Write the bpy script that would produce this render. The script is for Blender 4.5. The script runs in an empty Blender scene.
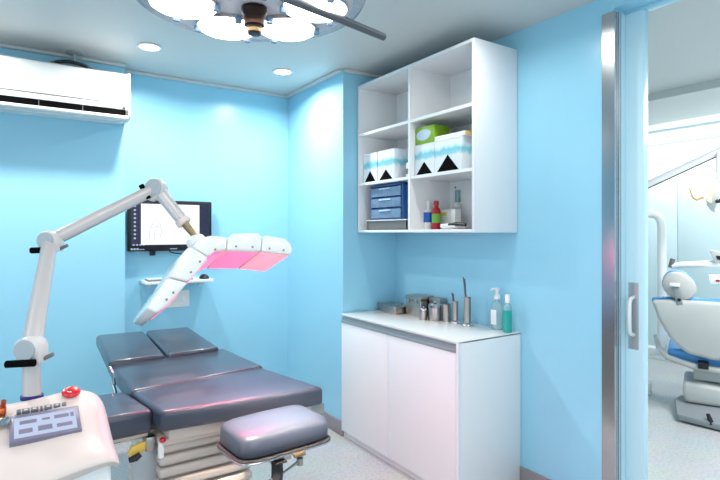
import bpy, bmesh, math, random
from mathutils import Vector, Matrix
random.seed(7)
PI = math.pi
scene = bpy.context.scene
COL = scene.collection
R = math.radians

# ------------------------------------------------------------ camera, world, lights, exposure
cd = bpy.data.cameras.new('camera'); cam = bpy.data.objects.new('camera', cd); COL.objects.link(cam)
cam.location = (0, 0, 1.42); cam.rotation_euler = (R(90), 0, R(-33.8))
cd.sensor_width = 36; cd.lens = 26.0; cd.shift_y = -0.0104; cd.clip_start = 0.02
scene.camera = cam
world = bpy.data.worlds.new('world'); scene.world = world; world.use_nodes = True
world.node_tree.nodes['Background'].inputs[0].default_value = (0.85, 0.93, 1, 1)
world.node_tree.nodes['Background'].inputs[1].default_value = 0.6
scene.view_settings.view_transform = 'Standard'; scene.view_settings.look = 'None'
scene.view_settings.exposure = 0.34; scene.view_settings.gamma = 1
CEIL = 2.56

def area(name, loc, size, power, color=(1, 1, 1), rot=(0, 0, 0), size_y=None, spread=180, shape=None):
    l = bpy.data.lights.new(name, 'AREA'); l.energy = power; l.color = color; l.size = size; l.spread = R(spread)
    l.shape = shape or ('RECTANGLE' if size_y else 'DISK')
    if size_y: l.size_y = size_y
    o = bpy.data.objects.new(name, l); COL.objects.link(o); o.location = loc; o.rotation_euler = rot
    return o
# unseen fill lights added at ceiling height, here and in the second surgery
area('ceiling_fill', (0.2, 0.0, CEIL - .03), 1.6, 8, (1, .95, .92), size_y=1.1)
area('ceiling_fill', (-1.3, 2.0, CEIL - .03), 1.0, 5, (1, .97, .93), size_y=1.0)
area('ceiling_fill', (4.0, .6, 2.44), 1.2, 62, (1, 1, 1), size_y=1.2)
area('ceiling_fill', (5.7, 2.3, 2.54), .5, 24, (1, 1, 1), size_y=2.0)
area('room_fill', (-2.05, .6, 1.5), 1.6, 15, (.93, .97, 1), rot=(0, R(-90), 0), size_y=2.0)  # added fill just inside the windowless left wall
area('room_fill', (0.3, -1.42, 1.5), 2.2, 19, (1, .98, .97), rot=(R(90), 0, 0), size_y=1.5)  # added fill from behind the camera, no window modelled
DL = [(0.70, 3.36), (1.59, 3.355), (-.35, 3.36), (1.75, 1.75), (1.75, .7), (-.6, .9)]
for x, y in DL:
    area('downlight_lamp', (x, y, CEIL - .012), .10, 11.5 if y > 3 else 4.0, (1, .98, .95), spread=160)

# ------------------------------------------------------------ materials
def lin(c):
    return tuple(((v/255)/12.92 if v/255 <= .04045 else ((v/255+.055)/1.055)**2.4) for v in c)
def mat(name, c, rough=.5, metal=0, noise=0, scale=20, bump=0, emit=None, es=0, trans=0, alpha=1, coat=0, spec=None, ior=None, aniso=0):
    m = bpy.data.materials.new(name); m.use_nodes = True
    nt = m.node_tree; b = nt.nodes['Principled BSDF']
    col = (*lin(c), 1)
    b.inputs['Base Color'].default_value = col
    b.inputs['Roughness'].default_value = rough; b.inputs['Metallic'].default_value = metal
    b.inputs['Transmission Weight'].default_value = trans; b.inputs['Alpha'].default_value = alpha
    b.inputs['Coat Weight'].default_value = coat
    if ior: b.inputs['IOR'].default_value = ior
    if spec is not None: b.inputs['Specular IOR Level'].default_value = spec
    if emit: b.inputs['Emission Color'].default_value = (*lin(emit), 1); b.inputs['Emission Strength'].default_value = es
    tc = nt.nodes.new('ShaderNodeTexCoord'); n = nt.nodes.new('ShaderNodeTexNoise'); n.inputs['Scale'].default_value = scale
    n.inputs['Detail'].default_value = 4
    nt.links.new(tc.outputs['Object'], n.inputs['Vector'])
    mx = nt.nodes.new('ShaderNodeMix'); mx.data_type = 'RGBA'; mx.blend_type = 'MULTIPLY'
    mx.inputs[0].default_value = 1.0; mx.inputs[6].default_value = col
    rp = nt.nodes.new('ShaderNodeMapRange'); rp.inputs['To Min'].default_value = 1-(noise or .02); rp.inputs['To Max'].default_value = 1.0
    nt.links.new(n.outputs['Fac'], rp.inputs['Value'])
    nt.links.new(rp.outputs['Result'], mx.inputs[7]); nt.links.new(mx.outputs[2], b.inputs['Base Color'])
    if bump:
        bp = nt.nodes.new('ShaderNodeBump'); bp.inputs['Strength'].default_value = bump; bp.inputs['Distance'].default_value = .002
        nt.links.new(n.outputs['Fac'], bp.inputs['Height']); nt.links.new(bp.outputs['Normal'], b.inputs['Normal'])
    return m
M = {}
M['wall'] = mat('cyan_wall_paint', (156, 215, 238), .30, noise=.03, scale=3, bump=.02)
M['door'] = mat('sliding_door_laminate', (206, 239, 250), .22)
M['wall2'] = mat('pale_cyan_wall', (214, 236, 240), .35, noise=.02, scale=3)
M['white_wall'] = mat('white_wall', (236, 242, 244), .5)
M['ceil'] = mat('white_ceiling', (208, 210, 208), .55, noise=.02, scale=4)
M['cornice'] = mat('white_cornice', (206, 208, 208), .5)
M['base'] = mat('grey_skirting', (150, 146, 150), .4, noise=.15, scale=30)
M['steel'] = mat('polished_steel', (196, 196, 198), .2, 1, noise=.05, scale=8)
M['steel_b'] = mat('brushed_steel', (182, 174, 168), .3, 1, noise=.1, scale=40)
M['chrome'] = mat('chrome', (200, 198, 198), .12, 1)
M['white_lam'] = mat('white_laminate', (240, 240, 241), .3, noise=.01, scale=4)
M['white_gloss'] = mat('white_gloss', (238, 238, 236), .2, coat=.4)
M['white_pl'] = mat('white_plastic', (238, 238, 236), .35)
M['cream_pl'] = mat('cream_plastic', (222, 206, 200), .38, noise=.03, scale=6)
M['arm_pl'] = mat('arm_enamel', (206, 198, 197), .28, metal=.15, noise=.04, scale=10)
M['joint'] = mat('joint_cover', (165, 172, 178), .35)
M['joint_rim'] = mat('joint_shell', (215, 210, 208), .35)
M['black'] = mat('black_plastic', (10, 10, 12), .4)
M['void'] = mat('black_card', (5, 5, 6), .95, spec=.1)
M['rubber'] = mat('black_rubber', (20, 20, 22), .6)
M['pad'] = mat('slate_vinyl', (58, 65, 80), .32, noise=.06, scale=60, bump=.06, coat=.25)
M['beige'] = mat('beige_enamel', (214, 202, 190), .4, noise=.05, scale=15)
M['bellows'] = mat('bellows_rubber', (196, 186, 178), .5, noise=.08, scale=15)
M['aluminium'] = mat('aluminium', (176, 180, 182), .35, .5)
M['darksteel'] = mat('dark_steel', (96, 98, 104), .4, .6)
M['redpl'] = mat('red_plastic', (214, 20, 36), .25, coat=.3)
M['bluering'] = mat('blue_band', (24, 22, 110), .4)
M['yellow'] = mat('yellow_pad', (236, 196, 90), .5)
M['orange'] = mat('copper_key', (190, 96, 52), .3, .8)
M['green'] = mat('green_card', (134, 178, 34), .5, noise=.1, scale=25)
M['tissue'] = mat('tissue_oval', (196, 214, 232), .7)
M['bluepl'] = mat('blue_plastic', (34, 92, 160), .3, noise=.05)
M['clearblue'] = mat('clear_blue_drawer', (128, 158, 190), .2, noise=.45, scale=35)
M['greypl'] = mat('grey_plastic', (112, 112, 112), .5)
M['redbottle'] = mat('red_bottle', (176, 16, 34), .25)
M['greenlab'] = mat('green_label', (110, 170, 60), .5)
M['bluelab'] = mat('blue_label', (30, 96, 190), .5)
M['yellab'] = mat('yellow_label', (236, 214, 90), .5)
M['teal'] = mat('green_liquid', (40, 190, 176), .15, trans=.25)
M['clear'] = mat('clear_plastic', (200, 236, 240), .12, trans=.6, ior=1.3)
M['dome'] = mat('clear_rim', (215, 222, 232), .12, trans=.75, ior=1.2)
M['housing'] = mat('lamp_housing', (206, 204, 210), .4)
M['bulb'] = mat('lit_lens', (255, 255, 255), .3, emit=(255, 250, 240), es=4.2)
M['dlens'] = mat('lit_diffuser', (255, 255, 255), .3, emit=(255, 252, 246), es=8)
M['led'] = mat('pink_led_panel', (250, 130, 170), .3, emit=(255, 84, 132), es=1.1)
M['led_b'] = mat('peach_led_panel', (250, 150, 160), .3, emit=(255, 118, 138), es=1.1)
M['lcd'] = mat('lcd_screen', (120, 128, 150), .25, emit=(190, 198, 222), es=.5)
M['lcdframe'] = mat('lcd_frame', (122, 118, 140), .4)
M['ink'] = mat('printed_grey', (110, 112, 122), .5)
M['ink2'] = mat('pale_ink', (30, 32, 36), .5, emit=(205, 212, 232), es=.95)
M['scr'] = mat('monitor_page', (30, 30, 32), .2, emit=(244, 246, 250), es=1.0)
M['scrd'] = mat('monitor_bar', (20, 20, 30), .25, emit=(46, 44, 74), es=.6)
M['icon'] = mat('monitor_icon', (60, 66, 80), .2, emit=(190, 205, 235), es=.6)
M['bronze'] = mat('dark_bronze', (42, 26, 20), .3, .6)
M['brass'] = mat('brass', (150, 128, 96), .35, .8)
M['dentgrey'] = mat('dental_shell', (192, 191, 188), .4)
M['dentblue'] = mat('blue_upholstery', (86, 158, 222), .35)
M['dentfoot'] = mat('grey_footplate', (140, 144, 148), .4)
M['lampyellow'] = mat('amber_handle', (232, 206, 150), .3)
M['pinkglow'] = mat('warm_reflector', (240, 170, 110), .3, emit=(255, 214, 150), es=1.6)
M['paleteal'] = mat('teal_stain', (150, 216, 222), .5)

def floor_mat():
    m = mat('speckled_vinyl', (196, 200, 201), .28)
    nt = m.node_tree; b = nt.nodes['Principled BSDF']
    tc = nt.nodes.new('ShaderNodeTexCoord')
    v = nt.nodes.new('ShaderNodeTexNoise'); v.inputs['Scale'].default_value = 55; v.inputs['Detail'].default_value = 6
    w = nt.nodes.new('ShaderNodeTexNoise'); w.inputs['Scale'].default_value = 4; w.inputs['Detail'].default_value = 3
    r = nt.nodes.new('ShaderNodeValToRGB'); r.color_ramp.elements[0].position = .36; r.color_ramp.elements[1].position = .55
    r.color_ramp.elements[0].color = (*lin((184, 185, 186)), 1); r.color_ramp.elements[1].color = (*lin((200, 203, 203)), 1)
    mx = nt.nodes.new('ShaderNodeMix'); mx.data_type = 'RGBA'; mx.blend_type = 'MULTIPLY'; mx.inputs[0].default_value = .25
    nt.links.new(tc.outputs['Object'], v.inputs['Vector']); nt.links.new(tc.outputs['Object'], w.inputs['Vector'])
    nt.links.new(v.outputs['Fac'], r.inputs['Fac']); nt.links.new(r.outputs['Color'], mx.inputs[6]); nt.links.new(w.outputs['Color'], mx.inputs[7])
    nt.links.new(mx.outputs[2], b.inputs['Base Color'])
    return m
M['floor'] = floor_mat()
def box_mat():
    # white card box with a teal watercolour band (band by object height)
    m = mat('file_box_card', (226, 232, 238), .5)
    nt = m.node_tree; b = nt.nodes['Principled BSDF']
    tc = nt.nodes.new('ShaderNodeTexCoord'); s = nt.nodes.new('ShaderNodeSeparateXYZ'); nt.links.new(tc.outputs['Object'], s.inputs[0])
    n = nt.nodes.new('ShaderNodeTexNoise'); n.inputs['Scale'].default_value = 22; nt.links.new(tc.outputs['Object'], n.inputs['Vector'])
    a = nt.nodes.new('ShaderNodeMath'); a.operation = 'MULTIPLY_ADD'; a.inputs[1].default_value = .05
    nt.links.new(n.outputs['Fac'], a.inputs[0]); nt.links.new(s.outputs['Z'], a.inputs[2])
    r = nt.nodes.new('ShaderNodeValToRGB'); e = r.color_ramp.elements
    e[0].position = .0; e[0].color = (*lin((230, 234, 240)), 1); e[1].position = .112; e[1].color = (*lin((228, 234, 240)), 1)
    for p, c in ((.128, (140, 208, 220)), (.150, (120, 200, 214)), (.166, (186, 222, 232)), (.18, (224, 232, 240))):
        q = e.new(p); q.color = (*lin(c), 1)
    nt.links.new(a.outputs[0], r.inputs['Fac']); nt.links.new(r.outputs['Color'], b.inputs['Base Color'])
    return m
M['filebox'] = box_mat()

# ------------------------------------------------------------ mesh helpers
def xf(vs, mt):
    for v in vs: v.co = mt @ v.co
def box(bm, lo, hi, bev=0, seg=2, mt=None):
    g = bmesh.ops.create_cube(bm, size=1)['verts']
    lo = Vector(lo); hi = Vector(hi)
    for v in g: v.co = Vector([(lo[i]+hi[i])/2 + v.co[i]*(hi[i]-lo[i]) for i in range(3)])
    if mt: xf(g, mt)
    if bev:
        ed = list({e for v in g for e in v.link_edges})
        bmesh.ops.bevel(bm, geom=ed, offset=bev, segments=seg, affect='EDGES', profile=.5)
    return bm
def quadprism(bm, top, thick, bev=0, seg=3, down=Vector((0, 0, -1))):
    # four (or more) corner points and a thickness vector
    t = [bm.verts.new(Vector(p)) for p in top]; u = [bm.verts.new(Vector(p)+down*thick) for p in top]
    n = len(t); fs = [bm.faces.new(t), bm.faces.new(u[::-1])]
    for i in range(n): fs.append(bm.faces.new((t[i], u[i], u[(i+1) % n], t[(i+1) % n])))
    bmesh.ops.recalc_face_normals(bm, faces=fs)
    if bev:
        ed = list({e for v in t+u for e in v.link_edges})
        bmesh.ops.bevel(bm, geom=ed, offset=bev, segments=seg, affect='EDGES', profile=.5)
    return bm
def prism(bm, pts, axis, a, b, bev=0, seg=2):
    # polygon pts in the plane normal to axis, extruded from a to b
    def P(p, c): 
        q = list(p); q.insert(axis, c); return Vector(q)
    d = Vector((0, 0, 0)); d[axis] = 1
    return quadprism(bm, [P(p, a) for p in pts], b-a, bev, seg, d)
def frame_of(d):
    d = Vector(d).normalized(); a = Vector((0, 0, 1)) if abs(d.z) < .9 else Vector((1, 0, 0))
    x = d.cross(a).normalized(); y = d.cross(x).normalized(); return x, y
def tube(bm, pts, r, n=14, caps=True, sx=1):
    pts = [Vector(p) for p in pts]; rs = r if isinstance(r, (list, tuple)) else [r]*len(pts)
    rings = []; x = None
    for i, p in enumerate(pts):
        d = (pts[min(i+1, len(pts)-1)]-pts[max(i-1, 0)]).normalized()
        if x is None: x, y = frame_of(d)
        else:
            x = (x-d*x.dot(d)).normalized(); y = d.cross(x).normalized()
        rings.append([bm.verts.new(p+(x*math.cos(2*PI*k/n)*sx+y*math.sin(2*PI*k/n))*rs[i]) for k in range(n)])
    fs = []
    for a, b in zip(rings, rings[1:]):
        for k in range(n): fs.append(bm.faces.new((a[k], a[(k+1) % n], b[(k+1) % n], b[k])))
    if caps: fs.append(bm.faces.new(rings[0][::-1])); fs.append(bm.faces.new(rings[-1]))
    bmesh.ops.recalc_face_normals(bm, faces=fs)
    return bm
def lathe(bm, prof, c, n=32, axis=None):
    # prof [(r, z)], spun round a vertical axis through c, or round the given axis
    c = Vector(c); d = Vector(axis).normalized() if axis else Vector((0, 0, 1)); x, y = frame_of(d)
    rings = []
    for r, z in prof:
        if r < 1e-5: rings.append([bm.verts.new(c+d*z)])
        else: rings.append([bm.verts.new(c+d*z+(x*math.cos(2*PI*k/n)+y*math.sin(2*PI*k/n))*r) for k in range(n)])
    fs = []
    for a, b in zip(rings, rings[1:]):
        for k in range(n):
            k2 = (k+1) % n
            if len(a) == 1 and len(b) == 1: continue
            if len(a) == 1: fs.append(bm.faces.new((a[0], b[k], b[k2])))
            elif len(b) == 1: fs.append(bm.faces.new((a[k], a[k2], b[0])))
            else: fs.append(bm.faces.new((a[k], a[k2], b[k2], b[k])))
    if len(rings[0]) > 1: fs.append(bm.faces.new(rings[0][::-1]))
    if len(rings[-1]) > 1: fs.append(bm.faces.new(rings[-1]))
    bmesh.ops.recalc_face_normals(bm, faces=fs)
    return bm
def arc(c, r, a0, a1, n, f):
    return [f(c[0]+r*math.cos(R(a0+(a1-a0)*i/n)), c[1]+r*math.sin(R(a0+(a1-a0)*i/n))) for i in range(n+1)]
def B(): return bmesh.new()
WORLD = {}
def obj(name, bm, m, parent=None, base=None, angle=35, label=None):
    off = Vector(base) if base is not None else (WORLD[parent] if parent is not None else Vector((0, 0, 0)))
    bmesh.ops.translate(bm, verts=bm.verts, vec=-off)
    for e in bm.edges:
        if len(e.link_faces) == 2: e.smooth = e.calc_face_angle(0) < R(angle)
    for f in bm.faces: f.smooth = True
    me = bpy.data.meshes.new(name); bm.to_mesh(me); bm.free(); me.materials.append(m)
    o = bpy.data.objects.new(name, me); COL.objects.link(o); WORLD[o] = off
    if parent is not None: o.parent = parent; o.location = off-WORLD[parent]
    else: o.location = off
    if label: o['label'] = label
    return o
def thing(name, label, cat, loc, group=None):
    o = bpy.data.objects.new(name, None); COL.objects.link(o); o.location = loc; o.empty_display_size = .05
    o['label'] = label; o['category'] = cat; WORLD[o] = Vector(loc)
    if group: o['group'] = group
    return o
def tag(o, label, cat, group=None):
    o['label'] = label; o['category'] = cat
    if group: o['group'] = group
    return o
def struct(name, bm, m, parent=None, **k):
    o = obj(name, bm, m, parent, **k)
    if parent is None: o['kind'] = 'structure'
    return o
def cbox(name, lo, hi, m, parent, bev=0, **k): return obj(name, box(B(), lo, hi, bev), m, parent, **k)

# ------------------------------------------------------------ the room
XR = 2.385; T = .14
struct('floor', box(B(), (-2.2, -1.6, -.1), (6.3, 5.0, 0)), M['floor'])
struct('ceiling', box(B(), (-2.2, -1.6, CEIL), (4.36, 4.2, CEIL+.1)), M['ceil'])
struct('wall_far_left', box(B(), (-2.2, 3.83, 0), (.64, 4.1, CEIL)), M['wall'])
struct('wall_far', box(B(), (.64, 3.95, 0), (1.92, 4.1, CEIL)), M['wall'])
struct('wall_pier', box(B(), (1.92, 3.08, 0), (XR+T, 4.1, CEIL)), M['wall'])
wr = struct('wall_right', box(B(), (XR, 1.386, 0), (XR+.09, 3.08, CEIL)), M['wall'])
struct('wall_right_lintel', box(B(), (XR, -.3, 2.49), (XR+.09, 1.386, CEIL)), M['wall'])
struct('wall_right_near', box(B(), (XR, -1.6, 0), (XR+.09, -.3, CEIL)), M['wall'])
struct('wall_left', box(B(), (-2.3, -1.6, 0), (-2.2, 4.1, CEIL)), M['wall'])
struct('wall_near', box(B(), (-2.2, -1.7, 0), (6.3, -1.6, CEIL)), M['wall'])
for nm, lo, hi in (('baseboard_right', (XR-.012, 1.45, 0), (XR, 1.93, .105)), ('baseboard_pier', (1.908, 3.068, 0), (1.92, 3.95, .10)),
                   ('baseboard_far', (.64, 3.938, 0), (1.908, 3.95, .10)), ('baseboard_far_left', (-2.2, 3.818, 0), (.64, 3.83, .10))):
    struct(nm, box(B(), lo, hi, .003), M['base'])
# thin plaster cornice where ceiling meets the walls
def cornice(name, pts, w=.035, hh=.022):
    bm = B()
    for (x0, y0), (x1, y1), (nx, ny) in pts:
        box(bm, (min(x0, x1, x0+nx*w, x1+nx*w), min(y0, y1, y0+ny*w, y1+ny*w), CEIL-hh), (max(x0, x1, x0+nx*w, x1+nx*w), max(y0, y1, y0+ny*w, y1+ny*w), CEIL), .006)
    struct(name, bm, M['cornice'])
cornice('trim_1', [((-2.2, 3.83), (.64, 3.83), (0, -1))]); cornice('trim_2', [((.64, 3.95), (1.92, 3.95), (0, -1))])
cornice('trim_3', [((1.92, 3.08), (1.92, 3.915), (-1, 0))]); cornice('trim_4', [((1.92, 3.08), (XR, 3.08), (0, -1))])

# doorway: steel jamb + sliding door
jb = B()
box(jb, (XR-.006, 1.386, 0), (XR, 1.444, 2.475))
box(jb, (XR-.006, 1.380, 0), (XR+.020, 1.386, 2.475))
struct('trim_8', box(B(), (XR+.020, 1.380, 0), (XR+.088, 1.386, 2.475)), M['door'])
box(jb, (XR+.022, 1.374, 0), (XR+.026, 1.381, 2.475))
box(jb, (XR+.042, 1.376, 0), (XR+.044, 1.381, 2.475))
j = struct('door_1', jb, M['steel'])
d = struct('door_2', box(B(), (2.477, 1.297, .01), (2.524, 2.25, 2.478), .003), M['door'])
hb = box(B(), (2.4745, 1.318, .86), (2.4775, 1.366, 1.18), .001)
hd = obj('door_handle', hb, M['aluminium'], d)
hb = tube(B(), [(2.476, 1.341, .93), (2.452, 1.341, .935), (2.440, 1.341, .955), (2.438, 1.341, 1.02), (2.440, 1.341, 1.085), (2.452, 1.341, 1.105), (2.476, 1.341, 1.11)], .009, 12)
obj('grip', hb, M['white_pl'], hd)
tr = B(); box(tr, (2.477, -.3, 2.48), (2.54, 2.25, 2.53), .003)
struct('trim_5', tr, M['wall'])

# second surgery shell
struct('wall_second_room_side', box(B(), (6.0, -1.6, 0), (6.1, 5.0, 2.56)), M['white_wall'])
struct('wall_second_room_far', box(B(), (XR+T, 4.6, 0), (6.0, 4.7, 2.7)), M['wall2'])
struct('wall_second_room_near_left', box(B(), (2.53, 2.3, 0), (2.62, 4.6, CEIL)), M['wall2'])
struct('ceiling_bulkhead', box(B(), (4.36, -1.6, 2.50), (5.35, 4.6, 2.60)), M['ceil'])
struct('ceiling_far_strip', box(B(), (5.35, -1.6, 2.56), (6.1, 5.0, 2.66)), M['white_wall'])
struct('trim_6', box(B(), (5.985, -1.6, 2.40), (6.0, 4.6, 2.425)), M['paleteal'])
for i in range(5):
    y0 = -1.0+i*1.255
    t = thing('wall_panel', ['pale blue tall wall panel %s' % s for s in ('nearest the second room entrance wall', 'behind the dental chair right side', 'beside the seam', 'left of the seam seen behind the curved white post', 'in the far corner of the second room')][i], 'wall panel', (5.96, y0, 0)) if False else None
pb = B()
for i in range(5):
    y0 = -1.0-.01+i*1.255
    box(pb, (5.965, y0+.003, .1), (5.999, y0+1.252, 1.98), .003)
struct('trim_7', pb, M['wall2'])

# ------------------------------------------------------------ downlights
DLAB = ['recessed round ceiling downlight nearest the air conditioner', 'recessed round ceiling downlight in the far corner above the pier',
        'recessed round ceiling downlight above the air conditioner', 'recessed round ceiling downlight in front of the open wall cabinet',
        'recessed round ceiling downlight near the sliding door', 'recessed round ceiling downlight near the left wall']
for (x, y), lb in zip(DL, DLAB):
    t = thing('downlight', lb, 'ceiling light', (x, y, CEIL), 'recessed round downlights')
    obj('rim', lathe(B(), [(.068, 0), (.072, -.004), (.066, -.010), (.056, -.009), (.056, 0)], (x, y, CEIL), 32), M['white_pl'], t)
    obj('diffuser', lathe(B(), [(.056, 0), (.056, -.004), (.03, -.007), (0, -.008)], (x, y, CEIL), 32), M['dlens'], t)

# ------------------------------------------------------------ air conditioner
ac = thing('air_conditioner', 'white split air conditioner mounted high on the cyan wall', 'air conditioner', (.1, 3.83, 2.13))
x0, x1 = -.42, .636
prof = [(3.83, 2.452), (3.66, 2.452), (3.625, 2.437), (3.612, 2.41), (3.612, 2.215), (3.63, 2.205), (3.70, 2.17), (3.72, 2.15), (3.83, 2.15)]
obj('body', prism(B(), prof, 0, x0+.012, x1-.012), M['white_gloss'], ac)
endp = [(3.83, 2.459), (3.655, 2.459), (3.615, 2.442), (3.602, 2.41), (3.602, 2.165), (3.615, 2.15), (3.65, 2.144), (3.83, 2.144)]
obj('end_cap', prism(B(), endp, 0, x1-.014, x1, .004), M['white_gloss'], ac)
obj('end_cap', prism(B(), endp, 0, x0, x0+.014, .004), M['white_gloss'], ac)
cbox('front_panel', (x0+.014, 3.602, 2.244), (x1-.014, 3.613, 2.425), M['white_gloss'], ac, .004)
cbox('panel_seam', (x0+.014, 3.6045, 2.237), (x1-.014, 3.612, 2.2455), M['greypl'], ac)
cbox('trim_strip', (x0+.014, 3.603, 2.206), (x1-.014, 3.614, 2.238), M['white_pl'], ac, .003)
obj('air_outlet', prism(B(), [(3.608, 2.206), (3.622, 2.206), (3.68, 2.165), (3.608, 2.165)], 0, x0+.016, x1-.03), M['void'], ac)
obj('louvre', prism(B(), [(3.600, 2.164), (3.604, 2.168), (3.66, 2.160), (3.66, 2.148), (3.615, 2.146), (3.602, 2.15)], 0, x0+.014, x1-.014, .002), M['white_pl'], ac)
for k in range(4):
    xx = x0+.09+k*.23
    cbox('vane', (xx, 3.604, 2.168), (xx+.004, 3.610, 2.204), M['greypl'], ac)
for k in range(6): cbox('display_mark', (x1-.155+k*.013, 3.6005, 2.212), (x1-.147+k*.013, 3.6035, 2.220), M['greypl'], ac)
cbox('display_window', (x1-.05, 3.6005, 2.209), (x1-.032, 3.6035, 2.224), M['black'], ac, .001)
pp = thing('refrigerant_pipe', 'dark insulated pipe coil rising behind the air conditioner to the ceiling', 'pipe', (.30, 3.75, 2.47))
tb = B()
tube(tb, [(.20, 3.76, 2.472), (.24, 3.74, 2.485), (.30, 3.74, 2.497), (.38, 3.75, 2.492), (.43, 3.78, 2.478), (.50, 3.80, 2.472)], .012, 10)
obj('insulated_pipe', tb, M['greypl'], pp)
obj('cable_loop', tube(B(), [(.22, 3.71, 2.469), (.27, 3.70, 2.484), (.33, 3.70, 2.486), (.40, 3.71, 2.469)], .009, 10), M['black'], pp)
obj('ceiling_collar', lathe(B(), [(.05, CEIL), (.052, CEIL-.008), (.03, CEIL-.012), (.010, CEIL-.014), (.008, CEIL-.07), (0, CEIL-.07)], (.33, 3.745, 0), 20), M['joint'], pp)

# ------------------------------------------------------------ monitor, shelf and what is near them
mn = thing('monitor', 'black flat wall monitor showing a pale drawing on a white page', 'monitor', (.96, 3.95, 1.29))
mx0, mx1, mz0, mz1 = .664, 1.250, 1.288, 1.650
bz = B(); box(bz, (mx0, 3.87, mz0), (mx1, 3.905, mz1), .008)
obj('bezel', bz, M['black'], mn)
sc = cbox('screen', (mx0+.022, 3.867, mz0+.038), (mx1-.02, 3.871, mz1-.02), M['scrd'], mn)
cbox('page', (mx0+.085, 3.8655, mz0+.046), (mx1-.095, 3.8675, mz1-.028), M['scr'], sc)
for k in range(9): cbox('desktop_icon', (mx0+.038, 3.8655, mz1-.052-k*.028), (mx0+.052, 3.8672, mz1-.040-k*.028), M['icon'], sc)
for k in range(4): cbox('desktop_icon', (mx0+.030+k*.022, 3.8655, mz0+.041), (mx0+.044+k*.022, 3.8672, mz0+.050), M['icon'], sc)
def stroke(pts, w=.0045):
    obj('drawing_line', tube(B(), [(mx0+.085+.41*u, 3.8650, mz0+.05+.27*v) for u, v in pts], w, 6), M['ink2'], sc)
stroke([(.14, .12), (.13, .35), (.20, .58), (.26, .66)]); stroke([(.22, .10), (.21, .30), (.27, .50)]); stroke([(.30, .12), (.34, .34), (.30, .60)])
stroke([(.12, .22), (.22, .28), (.33, .24)]); stroke([(.15, .42), (.24, .46), (.32, .44)]); stroke([(.62, .30), (.70, .40), (.80, .36), (.9, .22)])
stroke([(.70, .60), (.76, .66), (.84, .58)]); stroke([(.66, .14), (.74, .22), (.84, .16)]); stroke([(.8, .5), (.86, .4), (.9, .3)]); stroke([(.64, .5), (.68, .42), (.66, .3)])
for u in (.12, .2, .28, .36, .6, .68, .78, .86): cbox('caption_mark', (mx0+.085+.41*u, 3.8645, mz1-.078), (mx0+.085+.41*u+.016, 3.8655, mz1-.074), M['ink2'], sc)
for k in range(5): cbox('sticker', (mx0+.018+k*.019, 3.8685, mz0+.010), (mx0+.032+k*.019, 3.871, mz0+.022 if k < 3 else mz0+.016), M['icon'], mn)
lb = B(); box(lb, (.945, 3.8685, mz0+.012), (.995, 3.871, mz0+.018)); obj('badge', lb, M['icon'], mn)
obj('wall_mount', box(B(), (.90, 3.905, 1.40), (1.02, 3.95, 1.53), .004), M['black'], mn)
obj('button_box', box(B(), (.812, 3.885, 1.256), (.85, 3.91, 1.292), .004), M['black'], mn)
obj('cable', tube(B(), [(.94, 3.89, 1.295), (.96, 3.90, 1.275), (1.0, 3.91, 1.268), (1.05, 3.92, 1.26), (1.06, 3.945, 1.27)], .004, 8), M['black'], mn)

sh = thing('keyboard_shelf', 'narrow white shelf on the far wall below the monitor', 'shelf', (.97, 3.95, 1.05))
cbox('board', (.755, 3.75, 1.062), (1.225, 3.95, 1.082), M['white_lam'], sh, .002)
for x in (.80, 1.17): obj('bracket', prism(B(), [(3.95, 1.062), (3.83, 1.062), (3.95, 1.02)], 0, x, x+.018), M['white_lam'], sh)
kb = thing('keyboard', 'thin white keyboard lying on the shelf under the monitor', 'keyboard', (.90, 3.84, 1.082))
cbox('case', (.775, 3.765, 1.082), (1.08, 3.88, 1.094), M['greypl'], kb, .003)
kk = B()
for r_ in range(4):
    for c_ in range(14): box(kk, (.782+c_*.021, 3.775+r_*.025, 1.094), (.799+c_*.021, 3.795+r_*.025, 1.098))
obj('keys', kk, M['white_pl'], kb)
ms = thing('computer_mouse', 'black computer mouse at the right end of the shelf', 'computer mouse', (1.18, 3.80, 1.082))
mb = B(); bmesh.ops.create_uvsphere(mb, u_segments=20, v_segments=12, radius=1)
for v in mb.verts:
    v.co = Vector((v.co.x*.034, v.co.y*.055, max(v.co.z, 0)*.034)); v.co += Vector((1.175, 3.815, 1.082))
obj('shell', mb, M['black'], ms)
obj('wheel', lathe(B(), [(.0, -.004), (.009, -.004), (.009, .004), (0, .004)], (1.175, 3.785, 1.108), 14, (1, 0, 0)), M['greypl'], ms)
so = thing('power_socket', 'white double wall socket plate below the small shelf', 'socket', (.99, 3.95, .87))
cbox('plate', (.872, 3.941, .868), (1.105, 3.95, .992), M['white_gloss'], so, .004)
for xx in (.90, .975, 1.045): cbox('switch', (xx, 3.937, .905), (xx+.035, 3.942, .955), M['white_pl'], so, .002)

# ------------------------------------------------------------ open wall cabinet
ux0, ux1, uy0, uy1, uz0, uz1 = 2.035, 2.381, 1.952, 3.072, 1.42, 2.455
uc = thing('wall_cabinet', 'open white six compartment wall cabinet on the cyan right wall', 'cabinet', (XR, 2.5, uz0))
cbox('side_panel', (ux0, uy0, uz0), (ux1, uy0+.018, uz1), M['white_lam'], uc, .0015)
cbox('side_panel', (ux0, uy1-.018, uz0), (ux1, uy1, uz1), M['white_lam'], uc, .0015)
cbox('top_panel', (ux0, uy0+.018, uz1-.018), (ux1, uy1-.018, uz1), M['white_lam'], uc, .001)
cbox('bottom_panel', (ux0, uy0+.018, uz0), (ux1, uy1-.018, uz0+.018), M['white_lam'], uc, .001)
cbox('back_panel', (ux1-.008, uy0+.018, uz0+.018), (ux1, uy1-.018, uz1-.018), M['white_lam'], uc)
ym = 2.497
cbox('divider', (ux0, ym-.009, uz0+.018), (ux1-.008, ym+.009, uz1-.018), M['white_lam'], uc)
SH1, SH2 = 1.758, 2.106
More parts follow.
